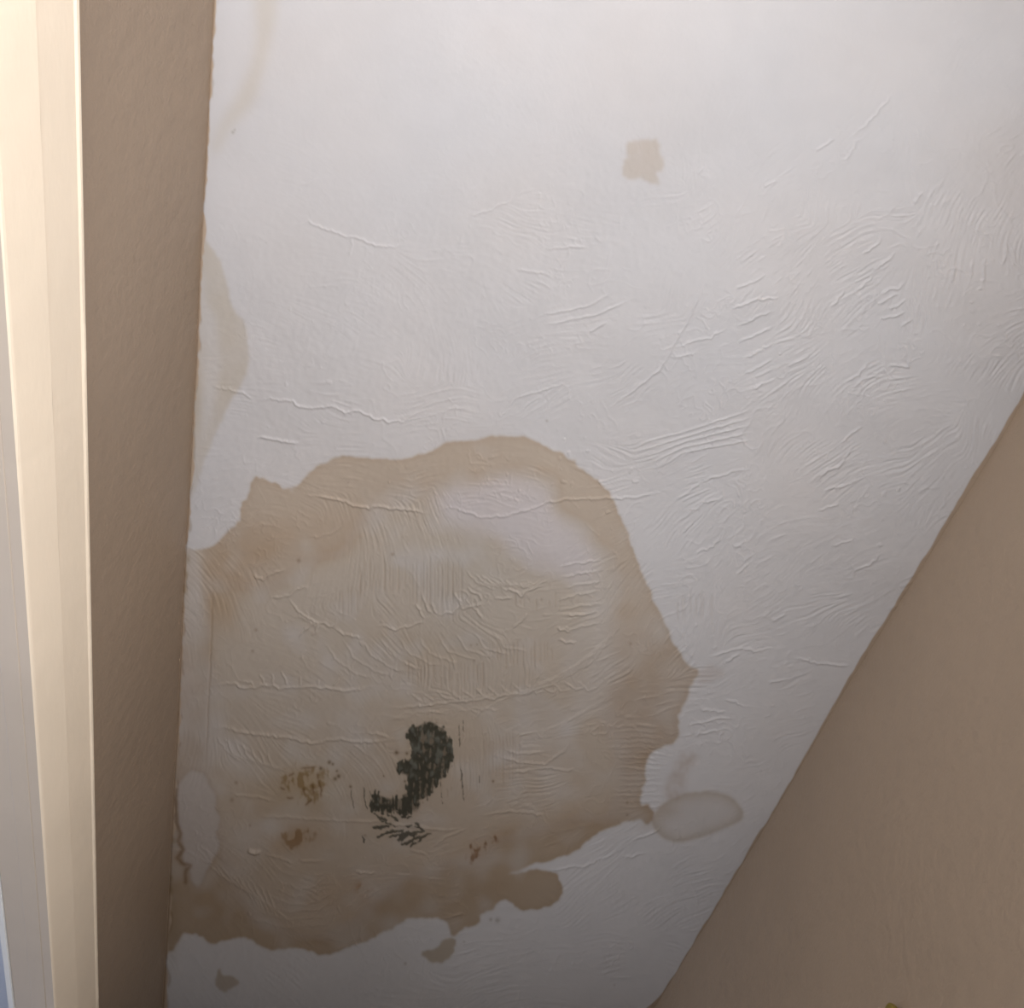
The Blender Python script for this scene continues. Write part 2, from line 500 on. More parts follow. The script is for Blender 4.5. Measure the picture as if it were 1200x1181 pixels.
spk = np.clip(0.8 * N_small + 0.6 * noise(1.2, 4) + 0.3 * N_fine, -2, 3)
brownA = blob(360, 918, 42, 30, 0)
brownA_s = sstep(brownA * 1.1 + 0.48 * spk * brownA, 0.72, 1.45)
tint(brownA * 0.65, (0.87, 0.78, 0.58))
tint(brownA_s * 0.75, (0.58, 0.46, 0.25))
bl = draw_lines([polyline_field(p, 1.3, 0.5, True, 80 + i) for i, p in enumerate([
    [(366, 918), (369, 930)], [(373, 910), (376, 925), (377, 936)], [(356, 922), (357, 930)], [(366, 936), (358, 944)], [(372, 905), (373, 912)], [(352, 900), (372, 898)], [(338, 910), (345, 905)],
    [(336, 934), (344, 935)], [(328, 922), (334, 926)]])])
tint(bl * 0.7, (0.45, 0.30, 0.16))
brownB = blob(342, 984, 22, 15, -25) + 0.6 * blob(362, 980, 26, 16)
brownB_s = sstep(brownB + 0.3 * spk * brownB, 0.75, 1.35)
tint(brownB * 0.6, (0.82, 0.70, 0.55))
tint(brownB_s * 0.7, (0.60, 0.45, 0.27))
brownC = blob(560, 992, 20, 14, -30) + 0.7 * blob(590, 978, 20, 8, -30) + 0.4 * blob(560, 1010, 14, 20)
brownC_s = sstep(brownC + 0.42 * spk * brownC, 0.8, 1.4)
tint(brownC * 0.5, (0.84, 0.72, 0.58))
tint(brownC_s * 0.8, (0.50, 0.33, 0.20))
tint(blob(425, 1040, 8, 6) * sstep(N_small, -.5, 1), (0.7, 0.52, 0.36))

specks = [(273, 155, 1.8), (275, 152, 1.2), (350, 657, 2.4), (460, 650, 2.2), (296, 763, 1.8), (277, 917, 2.0), (272, 937, 2.2), (293, 967, 1.4), (559, 755, 1.2), (735, 955, 1.4),
          (739, 753, 1.6), (641, 493, 1.4), (475, 1129, 1.6), (583, 1079, 3.0), (575, 1078, 2), (735, 941, 1.4), (544, 1103, 1.2), (540, 913, 1.0), (720, 1155, 1.0), (428, 978, 1.5),
          (300, 738, 2.0), (556, 774, 1.2), (552, 756, 1.2)]
tint(draw_lines([(np.array([[u, v]], float), np.ones(1), r) for u, v, r in specks]) * 0.55, (0.45, 0.38, 0.30))
# dark outline of the pale island, board joint, stained ridge lines
tint(draw_lines([polyline_field(CRACKLINE, 2.6, 0.4, False, 3)]) * 0.85, (0.60, 0.49, 0.37))
joint = draw_lines([polyline_field([(250, 680), (247, 760), (243, 830), (240, 905)], 1.2, 0.3, True, 4)])
tint(joint * 0.45, (0.80, 0.74, 0.66))
tint(blob(200, 1075, 10, 50) * 0.6, (0.80, 0.76, 0.66))

# ---- brush and trowel relief (heights in millimetres, positive = proud of the ceiling)
seeds = np.array([  # u, v, stroke angle, strength
    (330, 60, 60, .15), (480, 60, 70, .12), (640, 90, 60, .12), (800, 80, -60, .2), (950, 60, -60, .25), (1120, 90, -70, .35), (330, 220, 20, .3), (480, 220, -15, .3),
    (600, 200, -30, .3), (650, 290, 6, .8), (560, 300, 15, .5), (720, 300, -30, .5), (700, 350, -12, .7), (800, 290, -55, .6), (880, 220, -60, .5), (900, 320, -40, .7),
    (1000, 200, -65, .4), (1000, 310, -35, .7), (1090, 350, -75, .9), (1150, 300, -75, .8), (1130, 400, -42, .9), (1180, 460, -60, .7), (1060, 460, -15, .6), (980, 440, -45, .9),
    (900, 450, -42, .9), (820, 420, -25, .7), (740, 420, -35, .8), (640, 420, -15, .3), (540, 420, 80, .15), (420, 350, 25, .25), (340, 400, 20, .2), (420, 460, 12, .5),
    (320, 490, 20, .4), (820, 515, -14, 1.1), (740, 500, -10, .7), (660, 490, -30, .5), (560, 520, 4, .9), (620, 530, 6, .9), (520, 545, -8, .7), (430, 560, 5, .4),
    (940, 545, -50, .8), (1010, 570, -28, .8), (1080, 560, -55, .7), (1090, 640, -50, .7), (1000, 640, -22, 1.), (920, 640, -25, .9), (850, 590, -38, 1.), (790, 610, -45, .9),
    (830, 700, -62, 1.), (880, 680, -38, 1.), (940, 700, -22, .9), (1010, 720, -30, .7), (800, 680, -5, .7), (900, 780, -15, .6), (970, 800, -8, .6), (850, 840, -8, .8),
    (900, 880, -25, .3), (840, 900, -5, .4), (310, 570, -10, .5), (300, 630, -25, 1.1), (270, 690, 60, .5), (380, 620, 15, .4), (470, 670, 90, 1.0), (420, 660, 90, .5), (520, 670, 90, 1.1),
    (560, 670, 45, 1.2), (600, 660, 30, 1.), (620, 610, 15, .5), (660, 640, -15, .9), (680, 690, -8, 1.2), (700, 740, -20, 1.0), (610, 700, 10, .9), (560, 720, 40, 1.2), (520, 735, 50, 1.1),
    (480, 720, 55, .9), (430, 760, 50, 1.), (390, 780, 48, .9), (340, 790, 25, .4), (560, 780, 90, 1.1), (500, 785, 90, .9), (610, 775, 90, .7), (470, 790, 20, .9), (690, 790, -34, 1.4), (650, 810, -25, 1.3),
    (600, 825, -8, 1.1), (520, 825, 12, 1.0), (460, 830, -15, .9), (640, 850, -15, 1.2), (680, 860, 10, 1.1), (560, 870, 90, .7), (600, 890, 5, .9), (660, 900, 5, 1.0), (700, 900, -8, 1.),
    (290, 840, 45, .9), (340, 850, 25, .7), (400, 860, 40, .6), (270, 890, 55, .9), (310, 885, 45, .8), (250, 780, 90, .3), (230, 850, 90, .4), (400, 920, 80, .4), (340, 940, 20, .5),
    (280, 930, 0, .5), (240, 970, 10, .3), (300, 1010, 40, .7), (275, 1040, 50, 1.1), (310, 1060, 60, 1.0), (350, 1085, 10, 1.0), (390, 1070, -40, .9), (350, 1045, 30, .8), (420, 1030, -10, .7),
    (480, 970, -25, .7), (540, 960, -15, .7), (600, 950, -12, .8), (680, 940, -10, .9), (740, 900, -2, 1.), (740, 860, -4, .9), (760, 820, -15, .8), (760, 750, -50, .6), (740, 690, -60, .4),
    (710, 610, -30, .8), (650, 545, 10, .7), (480, 1040, 0, .7), (560, 1040, -5, .7), (640, 1040, 20, .5), (460, 1110, 0, .7), (560, 1110, -4, .8), (660, 1110, -10, .5), (720, 1050, -35, .5),
    (720, 1110, -8, .7), (600, 1150, -5, .5), (430, 1150, -5, .5), (330, 1150, 30, .4), (240, 1120, 45, .4), (780, 1020, -25, .7), (740, 990, -30, .8), (820, 955, 10, .4), (880, 960, -30, .3)], np.float32)
wu = UU + 14 * N_big + 5 * N_mid
wv = VV + 14 * N_big2 + 5 * N_mid2
d1 = np.full((NV, NU), 1e9, np.float32)
d2 = np.full((NV, NU), 1e9, np.float32)
ang = np.zeros((NV, NU), np.float32)
stren = np.zeros((NV, NU), np.float32)
sw = np.zeros((NV, NU), np.float32)
for (u, v, a, s) in seeds:
    a = math.radians(a)
    # patches are longer along the stroke than across it
    du, dv = wu - u, wv - v
    al = du * math.cos(a) + dv * math.sin(a)
    ac = -du * math.sin(a) + dv * math.cos(a)
    d = (al * 0.75) ** 2 + (ac * 1.15) ** 2
    # strokes swing in an arc
    th = a + 0.006 * al
    near = d < d1
    d2 = np.where(near, d1, np.minimum(d2, d))
    d1 = np.where(near, d, d1)
    ang = np.where(near, th, ang)
    w = np.exp(-d / (2 * 40.0 ** 2))
    stren += w * s
    sw += w
stren = stren / (sw + 0.02)
border = np.sqrt(d2) - np.sqrt(d1)
# double-angle smoothing lets strokes flow into one another
c2, s2 = blur(np.cos(2 * ang), 5), blur(np.sin(2 * ang), 5)
ang = 0.5 * np.arctan2(s2, c2) + 0.10 * N_mid
dx, dy = np.cos(ang).astype(np.float32), np.sin(ang).astype(np.float32)


def lic(src, length):
    out = src.copy()
    for sgn in (1, -1):
        x, y = UU.copy(), VV.copy()
        px, py = dx, dy
        for k in range(length):
            x += sgn * px
            y += sgn * py
            iy = np.clip(np.rint(y - V0), 0, NV - 1).astype(np.int32)
            ix = np.clip(np.rint(x - U0), 0, NU - 1).astype(np.int32)
            nx, ny = dx[iy, ix], dy[iy, ix]
            flip = np.where(nx * px + ny * py < 0, -1, 1)
            px, py = nx * flip, ny * flip
            out += src[iy, ix] * (1 - 0.6 * k / length)
    return (out - out.mean()) / out.std()


w1 = RNG.standard_normal((NV, NU)).astype(np.float32)
fineband = blur(w1, 0.8) - blur(w1, 2.2)
comb = lic(fineband, 16)
w2 = RNG.standard_normal((NV, NU)).astype(np.float32)
wide = lic(blur(w2, 1.3) - blur(w2, 4.0), 12)
patch = sstep(noise(16) + 0.4 * noise(7), -0.2, 1.3)
patch2 = sstep(noise(13), 0.2, 1.4)
# squiggly overlap ridges: zero lines of a warped noise, broken up
zn = noise(9)
gz = np.hypot(*np.gradient(zn)) + 0.02
squig = np.exp(-(zn / gz / 1.2) ** 2)
squig *= sstep(noise(11), 0.35, 1.1)
edge_r = np.exp(-(border / 2.2) ** 2) * sstep(noise(10), 0.1, 1.0)
zc = noise(3.6) + 0.5 * noise(2.2)
crumb = np.exp(-(zc / (np.hypot(*np.gradient(zc)) + 0.03) / 1.0) ** 2) * sstep(noise(11), 0.55, 1.5)
height = 0.030 * stren * comb * (0.2 + 0.8 * patch)
height += 0.055 * stren * np.clip(wide - 0.5, 0, 3) * patch2
height += 0.085 * np.clip(stren, 0, 1) * (0.7 * squig + 0.5 * edge_r)
height += 0.055 * crumb * np.clip(0.25 + stren, 0, 1)
for (u, v, ru, rv) in [(300, 630, 38, 34), (270, 665, 26, 26), (255, 880, 18, 34), (520, 700, 60, 26), (690, 690, 26, 50), (375, 1050, 34, 26), (235, 975, 22, 40), (700, 870, 18, 70), (830, 860, 50, 30), (870, 590, 40, 40)]:
    height += 0.075 * blob(u, v, ru, rv) * np.exp(-(zc / (np.hypot(*np.gradient(zc)) + 0.03) / 1.0) ** 2) * sstep(N_mid + 0.5 * N_small, -0.4, 0.6)
height += 0.010 * N_small + 0.25 * noise(60) + 0.05 * noise(18)
# small nubs
nub = sstep(noise(1.8), 2.1, 3.0) * sstep(noise(30), -0.3, 1.0)
height += 0.09 * nub * np.clip(stren + .25, 0, 1)

# ridges traced one by one
ridges = []


def rg(pts, a=1.0, w=1.7, wig=1.0):
    w *= 0.75
    q, amp, w_ = polyline_field(pts, w, wig, True, len(ridges) + 300)
    ridges.append((q, amp * a, w_))


rg([(243, 805), (255, 804), (264, 802), (276, 801), (282, 807), (298, 807), (305, 804), (320, 804), (327, 808), (336, 806), (352, 805), (371, 805), (388, 807), (405, 808), (420, 808), (436, 806), (442, 810)], 1.5)
for p in [[(309, 805), (308, 797), (303, 791)], [(320, 804), (319, 792), (315, 791)], [(336, 805), (334, 796), (329, 787)], [(352, 804), (352, 794)], [(372, 803), (373, 796)], [(297, 805), (294, 800), (280, 799)], [(390, 804), (398, 796)]]:
    rg(p, 1.1, 1.4, .5)
rg([(245, 853), (265, 854), (280, 859), (298, 861), (315, 863), (340, 865), (352, 868), (366, 870), (385, 868), (396, 865), (408, 868), (432, 869), (450, 867), (470, 863)], 1.6, 1.8)
rg([(430, 856), (446, 860), (458, 864)], 1.2)
rg([(355, 580), (372, 582), (390, 585), (408, 590), (418, 594), (430, 597), (445, 594), (460, 597), (480, 598), (492, 600), (505, 604)], 1.7, 1.8)
rg([(505, 604), (530, 594), (545, 600), (560, 605), (585, 604), (610, 598), (640, 588), (660, 584), (700, 583), (730, 584), (760, 580), (790, 574)], 1.1)
rg([(360, 628), (375, 630), (388, 626), (396, 620), (408, 606)], .8)
rg([(296, 672), (308, 680), (318, 672), (332, 668)], 1.4, 2.0)
rg([(300, 470), (318, 466), (325, 468), (343, 468), (352, 477), (370, 476), (392, 474), (405, 484), (418, 480), (440, 490), (455, 494), (478, 492), (490, 484)], 1.3)
rg([(302, 512), (325, 515), (350, 520)], 1.5, 1.9)
rg([(250, 455), (270, 457), (285, 460), (296, 468)], 1.0)
rg([(345, 264), (362, 260), (378, 267), (392, 270), (405, 277), (425, 279), (440, 288), (462, 290), (475, 287)], 1.2)
rg([(414, 278), (411, 300)], .9)
rg([(350, 216), (368, 212), (374, 208)], .8)
rg([(550, 255), (575, 245), (595, 238), (600, 228)], .9)
for p in [[(640, 292), (690, 289)], [(605, 316), (640, 320)], [(630, 370), (690, 358), (715, 345)], [(640, 380), (700, 368), (740, 350)], [(690, 390), (710, 377)], [(600, 468), (650, 452), (662, 448)]]:
    rg(p, .9, 1.6, .6)
rg([(712, 480), (750, 452), (775, 430), (795, 395), (812, 365), (825, 330)], 1.1, 1.6, .6)
for k in range(5):
    rg([(740 + 8 * k, 522 + 7 * k), (800, 508 + 6 * k), (882, 480 + 9 * k)], 1.0, 1.4, .3)
for p in [[(1010, 300), (1020, 292), (1028, 286), (1035, 278)], [(1024, 318), (1040, 306), (1050, 296)], [(1033, 345), (1040, 340), (1054, 338), (1060, 330)], [(1030, 357), (1040, 350), (1052, 345)],
          [(1040, 362), (1052, 360), (1062, 350)], [(1032, 375), (1050, 370), (1062, 365)], [(1055, 384), (1070, 374)], [(1005, 340), (1018, 330), (1024, 322)], [(975, 360), (985, 350), (990, 340)],
          [(860, 340), (880, 330), (895, 322)], [(855, 362), (885, 350), (915, 348)], [(862, 382), (890, 368), (905, 365)], [(865, 400), (890, 390), (905, 382)], [(870, 418), (890, 412), (905, 402)],
          [(872, 438), (892, 428), (905, 420)], [(885, 455), (895, 448)], [(800, 405), (830, 395), (850, 385)], [(790, 420), (815, 412)], [(1000, 160), (1012, 150), (1030, 128), (1045, 110)], [(985, 190), (1000, 175), (1008, 160)],
          [(955, 178), (970, 168), (978, 162)], [(1070, 240), (1080, 225)], [(820, 205), (823, 195)], [(895, 218), (910, 212)], [(990, 448), (1005, 440), (1018, 425)], [(1000, 455), (1012, 445), (1035, 440)],
          [(1040, 428), (1065, 430), (1066, 415)], [(1115, 330), (1118, 310)], [(1135, 325), (1140, 305)], [(1150, 335), (1153, 300)], [(1175, 310), (1178, 285)], [(1190, 310), (1185, 290)],
          [(955, 560), (985, 545), (1000, 525)], [(965, 575), (990, 570), (1010, 560)], [(960, 600), (985, 590)], [(975, 640), (1000, 632)], [(1000, 670), (1020, 660), (1030, 650)], [(985, 520), (1010, 500)],
          [(790, 590), (825, 565), (855, 555), (880, 552)], [(795, 612), (825, 590), (850, 580)], [(800, 625), (812, 615)], [(815, 650), (835, 640), (845, 628)], [(830, 770), (870, 760), (890, 765), (905, 762)],
          [(850, 775), (865, 765)], [(930, 772), (960, 780), (1000, 782)], [(900, 800), (925, 798)], [(850, 820), (875, 828)], [(820, 830), (850, 835)], [(805, 850), (840, 842), (860, 840)], [(815, 862), (845, 855)],
          [(520, 1070), (545, 1072)], [(740, 985), (760, 978), (775, 970)], [(730, 1005), (755, 1000)], [(640, 1022), (690, 1012), (720, 1000)]]:
    rg(p, 1.0, 1.6, 1.0)
for k in range(9):       # arc of comb marks, right of centre
    rg([(700 + 5 * k, 858 - 8 * k + 2 * (k % 3)), (640 + 4 * k, 840 - 3 * k + 26), (590 + 3 * k, 858 + 1.5 * k)], .5, 1.3, .6)
for k in range(12):
    o = k * 8
    rg([(570 + .9 * o, 826 - .26 * o), (640 + .6 * o, 806 - .45 * o), (690 + .4 * o, 778 - .5 * o), (718 + .1 * o, 748 - .4 * o)], .75, 1.3, .8)
rg([(450, 830), (500, 826), (540, 822), (580, 818), (610, 812), (640, 806), (670, 795)], 1.4, 1.8)
for k in range(14):
    u = 480 + 15 * k
    rg([(u, 812 - 1.2 * k), (u + 14, 822 - 1.0 * k), (u + 26, 821 - 1.2 * k)], .9, 1.4, .8)
for k in range(8):
    u = 470 + 13 * k
    rg([(u + 24, 838 - .8 * k), (u + 6, 834 - .6 * k), (u - 4, 842)], .7, 1.4, .8)
# crazed crackle left of centre
for p in [[(316, 700), (338, 698), (345, 690), (362, 688)], [(338, 700), (352, 716), (362, 724), (370, 728), (392, 735), (396, 722)], [(370, 728), (358, 738), (350, 748)], [(374, 730), (366, 745)], [(392, 736), (405, 745), (425, 746)],
          [(440, 734), (455, 733), (462, 737), (480, 734), (498, 726), (505, 722)], [(497, 726), (492, 716), (486, 706)], [(505, 722), (500, 706), (495, 695)], [(512, 718), (505, 705)], [(512, 720), (530, 716), (540, 708), (532, 700)],
          [(540, 714), (555, 710), (566, 704)], [(540, 708), (530, 692)], [(566, 704), (560, 694), (548, 688)], [(555, 712), (565, 722)], [(588, 686), (600, 690), (612, 698), (620, 690), (640, 685)], [(580, 700), (600, 700)], [(600, 735), (612, 728), (618, 718)],
          [(650, 735), (670, 738)], [(665, 720), (690, 716)], [(655, 750), (675, 752)], [(415, 1020), (440, 1022)]]:
    rg(p, 1.5, 1.5, 1.2)
for k in range(7):
    rg([(655 + 4 * (k % 3), 662 + 13 * k), (680, 658 + 12.5 * k), (705 - 3 * (k % 2), 656 + 12 * k)], 1.0, 1.6, 1.2)
for k in range(8):
    rg([(545 + 9 * k, 668 + 2 * k), (560 + 9 * k, 682 + k), (582 + 9 * k, 690 - 2 * k)], .9, 1.4, .8)
for k in range(10):      # long swirl below the crackle
    rg([(380 + 22 * k, 752 - 1.5 * k), (392 + 22 * k, 772 - 1.5 * k), (418 + 22 * k, 790 - 3 * k), (440 + 20 * k, 796 - 4 * k)], .8, 1.5, .8)
# hatched curls on the lower left
for k in range(9):
    rg([(240 + 9 * k, 1008 + 4 * k), (258 + 8 * k, 1026 + 5 * k), (286 + 7 * k, 1042 + 5 * k), (300 + 5 * k, 1064 + 3 * k)], .8, 1.4, .8)
for k in range(6):
    rg([(290 + 6 * k, 1075 - 9 * k), (330 + 4 * k, 1088 - 9 * k), (380 - 2 * k, 1084 - 9 * k), (405 - 4 * k, 1068 - 9 * k)], .6, 1.3, .9)
for k in range(7):
    rg([(252 + 10 * k, 862 + 3 * k), (264 + 9 * k, 880 + 3 * k), (280 + 10 * k, 892 + 2 * k)], .8, 1.4, .8)
for p in [[(300, 957), (335, 957), (380, 961), (410, 962), (440, 961), (465, 963)], [(440, 962), (480, 966), (520, 972), (545, 970)], [(510, 990), (525, 978), (548, 970)], [(565, 955), (600, 950), (640, 955)], [(270, 930), (300, 934), (322, 938)],
          [(310, 1000), (325, 1004), (345, 1012)], [(350, 1010), (380, 1009)], [(240, 1010), (250, 1011)], [(480, 995), (500, 1000)], [(600, 905), (640, 900), (680, 905)], [(590, 880), (610, 884), (640, 882)], [(580, 885), (605, 893), (640, 896), (662, 880), (668, 866)]]:
    rg(p, 1.1, 1.6, .8)
rg([(291, 997), (300, 999), (305, 997)], 4.0, 2.4, 0)
for k in range(16):      # fine horizontal combing beside the lower right arc
    rg([(715 + 3 * (k % 4), 852 + 6.2 * k), (745, 850 + 6.4 * k), (775 + 4 * (k % 3), 852 + 6.2 * k)], .55, 1.3, .9)
rdg = draw_lines(ridges)
height += 0.15 * rdg
# deep combed lines: parallel grooves pressed in by a stiff brush
groove = []
for (u0, u1, v0, v1, n, tilt, sd) in [(420, 470, 650, 705, 9, 0, 1), (474, 545, 645, 718, 17, 0, 2), (478, 570, 770, 812, 20, 0, 3), (570, 650, 745, 790, 16, 0, 4), (565, 610, 850, 925, 12, 0, 5), (480, 535, 915, 935, 8, 0, 6),
                                      (395, 425, 680, 730, 6, 0, 7), (800, 850, 690, 735, 9, -28, 8), (600, 660, 690, 720, 9, 3, 9)]:
    r = np.random.default_rng(sd)
    for k in range(n):
        u = u0 + (u1 - u0) * (k + .6 * r.random()) / n
        a, b = v0 + 14 * r.random(), v1 - 16 * r.random()
        t = math.tan(math.radians(tilt)) * (b - a)
        q, amp, w_ = polyline_field([(u - t * 0.5 * -1, a), (u + t * 0.5, b)], 1.15, .15, True, 900 + sd * 40 + k)
        groove.append((q, amp * (0.4 + 0.6 * r.random()), w_))
grv = draw_lines(groove)
height -= 0.09 * grv
tint(grv * 0.38, (0.75, 0.68, 0.60))
height -= 0.12 * joint
height += 0.07 * mould * (1 + 0.8 * N_small)
# relief dies out towards the smooth top of the ceiling
fade = 0.30 + 0.70 * sstep(VV + 0.25 * (UU - 600), 60, 420)
height *= fade * 7.0

# ---- ragged paint line along the left wall: wall colour and old caulk creep onto the ceiling
leftx = 249.5 - 0.0504 * VV
rag = 3.6 + 0.9 * noise(2.0, 4) + 0.7 * noise(4, 14)
edge_l = sstep(UU - leftx, rag + .7, rag - .7)
for c, k in enumerate((0.42, 0.325, 0.24)):
    pig[..., c] = pig[..., c] * (1 - edge_l) + k * edge_l
tint(np.exp(-((UU - leftx - 1.3) / 1.0) ** 2) * 0.85, (0.42, 0.34, 0.27))
gap = np.exp(-((UU - leftx - rag - 1.0) / 1.0) ** 2) * sstep(noise(2, 8), 0.2, 1.0)
tint(gap * 0.5, (0.55, 0.45, 0.34))
for (u, v, r) in [(221, 655, 2.5), (219, 672, 2.5), (217, 690, 3.0), (213, 715, 2.0), (207, 838, 1.6), (203, 985, 2.4), (200, 1030, 2.0), (199, 1045, 3.0)]:
    tint(blob(u, v, r, r * 2) * 0.6, (0.62, 0.55, 0.38))
rightx = 1472.6 - 0.599 * VV
rag = -0.6 + 0.5 * noise(5) + 0.6 * noise(16) + 9.0 * np.exp(-((VV - 1186) / 12) ** 2)
edge_r2 = sstep(rightx - UU, rag + .7, rag - .7)
for c in range(3):
    pig[..., c] = pig[..., c] * (1 - edge_r2) + WALL[c] * edge_r2
pig = np.clip(pig, 0.01, 0.95)

# ------------------------------------------------------------------ ceiling mesh
NX = 860
xs = np.linspace(XL, XR, NX)
ys = [-0.30]
while ys[-1] < 2.25:
    y = ys[-1]
    ys.append(y + 0.00105 * (y * y + HC * HC) / HC)
fine_n = len(ys)
ys = np.concatenate([np.linspace(YB, -0.32, 8), ys, np.linspace(2.3, YF, 8)])
NY = len(ys)
GX, GY = np.meshgrid(xs, ys)
P = np.stack([GX, GY, np.full_like(GX, HC)], -1) @ ROT        # into camera axes, then to image pixels
GU = (W / 2 - F * P[..., 0] / P[..., 2]).astype(np.float32)
GV = (H / 2 + F * P[..., 1] / P[..., 2]).astype(np.float32)
ok = (P[..., 2] < -0.05) & (GU > U0 + 4) & (GU < U0 + NU - 5) & (GV > V0 + 4) & (GV < V0 + NV - 5)
GUc = np.where(ok, GU, 0)
GVc = np.where(ok, GV, 0)
fadeout = np.where(ok, np.clip(np.minimum.reduce([GU - U0, U0 + NU - GU, GV - V0, V0 + NV - GV]) / 60.0, 0, 1), 0)
Hm = sample(height, GUc, GVc) * fadeout * 0.001
Cg = np.stack([base[c] + (sample(np.ascontiguousarray(pig[..., c]), GUc, GVc) - base[c]) * fadeout for c in range(3)], -1)
Hy, Hx = np.gradient(Hm, ys, xs)
NRM = np.stack([-Hx, -Hy, -np.ones_like(Hx)], -1)
NRM /= np.linalg.norm(NRM, axis=-1, keepdims=True)
VCO = np.stack([GX, GY, ZC - Hm], -1)
vid = np.arange(NX * NY).reshape(NY, NX)


def gm(a):
    g = sample(a, GUc, GVc) * (fadeout > 0.5)
    return 0.25 * (g[:-1, :-1] + g[1:, :-1] + g[:-1, 1:] + g[1:, 1:])


cell = np.zeros((NY - 1, NX - 1), np.int32)
cell[gm(streak) > 0.35] = 3
cell[gm(cresc) > 0.5] = 2
cell[gm(big) > 0.5] = 1
cell[gm(spot) > 0.5] = 4
cell[(gm(ringm) > 0.5)] = 5
cell[(gm(drop) > 0.5)] = 6
cell[(gm(chip) > 0.5)] = 7
cell[gm(brownA) > 0.55] = 9
cell[gm(brownB) > 0.55] = 10
cell[gm(brownC) > 0.55] = 11
cell[gm(blur(np.maximum(mould * (vert < .3), 0), 1.2)) > 0.30] = 8


def ceiling_piece(name, k, m, parent=None):
    j, i = np.nonzero(cell == k)
    q = np.stack([vid[j, i], vid[j + 1, i], vid[j + 1, i + 1], vid[j, i + 1]], 1).astype(np.int32)   # faces look down
    used, inv = np.unique(q.ravel(), return_inverse=True)
    inv = inv.astype(np.int32)
    me = bpy.data.meshes.new(name)
    me.vertices.add(len(used))
    me.vertices.foreach_set('co', VCO.reshape(-1, 3)[used].astype(np.float32).ravel())
    n = len(q)
    me.loops.add(4 * n)
    me.loops.foreach_set('vertex_index', inv)
    me.polygons.add(n)
    me.polygons.foreach_set('loop_start', (np.arange(n) * 4).astype(np.int32))
    me.polygons.foreach_set('use_smooth', np.ones(n, bool))
    at = me.attributes.new('pigment', 'FLOAT_COLOR', 'POINT')
    c4 = np.ones((len(used), 4), np.float32)
    c4[:, :3] = Cg.reshape(-1, 3)[used]
    at.data.foreach_set('color', c4.ravel())
    me.update(calc_edges=True)
    me.validate()
    me.normals_split_custom_set_from_vertices(NRM.reshape(-1, 3)[used].astype(np.float32).tolist())
    return link(name, me, m, parent)


ceiling = ceiling_piece('ceiling', 0, M_ceil)
tag(ceiling, 'white painted ceiling with uneven brushed plaster texture and brown water stains', 'ceiling', 'structure')
big_o = ceiling_piece('water_stain', 1, M_ceil, ceiling)
tag(big_o, 'large beige-brown water stain with a darker rim around the black mould')
tag(ceiling_piece('water_stain', 2, M_ceil, ceiling), 'pale beige crescent stain against the dark left wall')
tag(ceiling_piece('water_stain', 3, M_ceil, ceiling), 'faint yellowish streak at the top beside the left wall')
tag(ceiling_piece('water_stain', 4, M_ceil, ceiling), 'small isolated round beige spot on clean white ceiling near the top')
tag(ceiling_piece('water_stain', 5, M_ceil, ceiling), 'oval ring-shaped stain near the right wall')
tag(ceiling_piece('water_stain', 6, M_ceil, ceiling), 'small dark drop-shaped stain just below the large stain')
tag(ceiling_piece('water_stain', 7, M_ceil, ceiling), 'tiny brown stain on the white strip beside the left wall')
tag(ceiling_piece('mould_patch', 8, M_mould, big_o), 'black mould growth with streaky edges in the large stain')
tag(ceiling_piece('mould_patch', 9, M_ceil, big_o), 'speckled yellow-brown mould left of the black mould')
tag(ceiling_piece('mould_patch', 10, M_ceil, big_o), 'small brown smear below the speckled yellow-brown mould')
tag(ceiling_piece('mould_patch', 11, M_ceil, big_o), 'rusty brown specks right of and below the black mould')

# ------------------------------------------------------------------ shell
T = 0.06
ZJ = CAM[2] + 0.5875                        # underside of the head jamb
OY0, OY1 = -0.40, 1.62                     # opening in the left wall
wall_l = boxes('wall_left', [(XL - T, XL, YB, YF, ZJ + 0.02, ZC + 0.05), (XL - T, XL, YB, OY0, 0, ZJ + 0.02), (XL - T, XL, OY1, YF, 0, ZJ + 0.02)], M_wall)
tag(wall_l, 'narrow taupe strip of wall between cream door casing and stained ceiling', 'wall', 'structure')
wall_r = boxes('wall_right', [(XR, XR + 0.1, YB, YF, 1.42, ZC + 0.05), (XR, XR + 0.1, YB, YF, 0, 0.82), (XR, XR + 0.1, YB, -0.35, 0.82, 1.42), (XR, XR + 0.1, 0.55, YF, 0.82, 1.42)], M_wall)
tag(wall_r, 'beige-brown painted wall meeting the ceiling on a long diagonal edge', 'wall', 'structure')
tag(boxes('wall_front', [(XL - T, XR + 0.1, YF, YF + 0.1, 0, ZC + 0.05)], M_wall), 'taupe end wall of the narrow passage, outside the view', 'wall', 'structure')
wx0, wx1, wz0, wz1 = -0.42, 0.06, 1.30, 2.04
tag(boxes('wall_back', [(XL - T, XR + 0.1, YB - 0.1, YB, 0, wz0), (XL - T, XR + 0.1, YB - 0.1, YB, wz1, ZC + 0.05),
                        (XL - T, wx0, YB - 0.1, YB, wz0, wz1), (wx1, XR + 0.1, YB - 0.1, YB, wz0, wz1)], M_wall),
    'taupe wall with an unseen window, behind the viewpoint', 'wall', 'structure')
tag(boxes('floor', [(-2.9, XR + 0.1, YB - 0.1, YF + 0.1, -0.1, 0)], M_floor), 'dark carpeted floor of the passage, outside the view', 'floor', 'structure')
tag(boxes('ceiling_slab', [(-2.9, XR + 0.1, YB - 0.1, YF + 0.1, ZC + 0.051, ZC + 0.15)], M_room), 'plain ceiling structure above the plaster, outside the view', 'ceiling', 'structure')
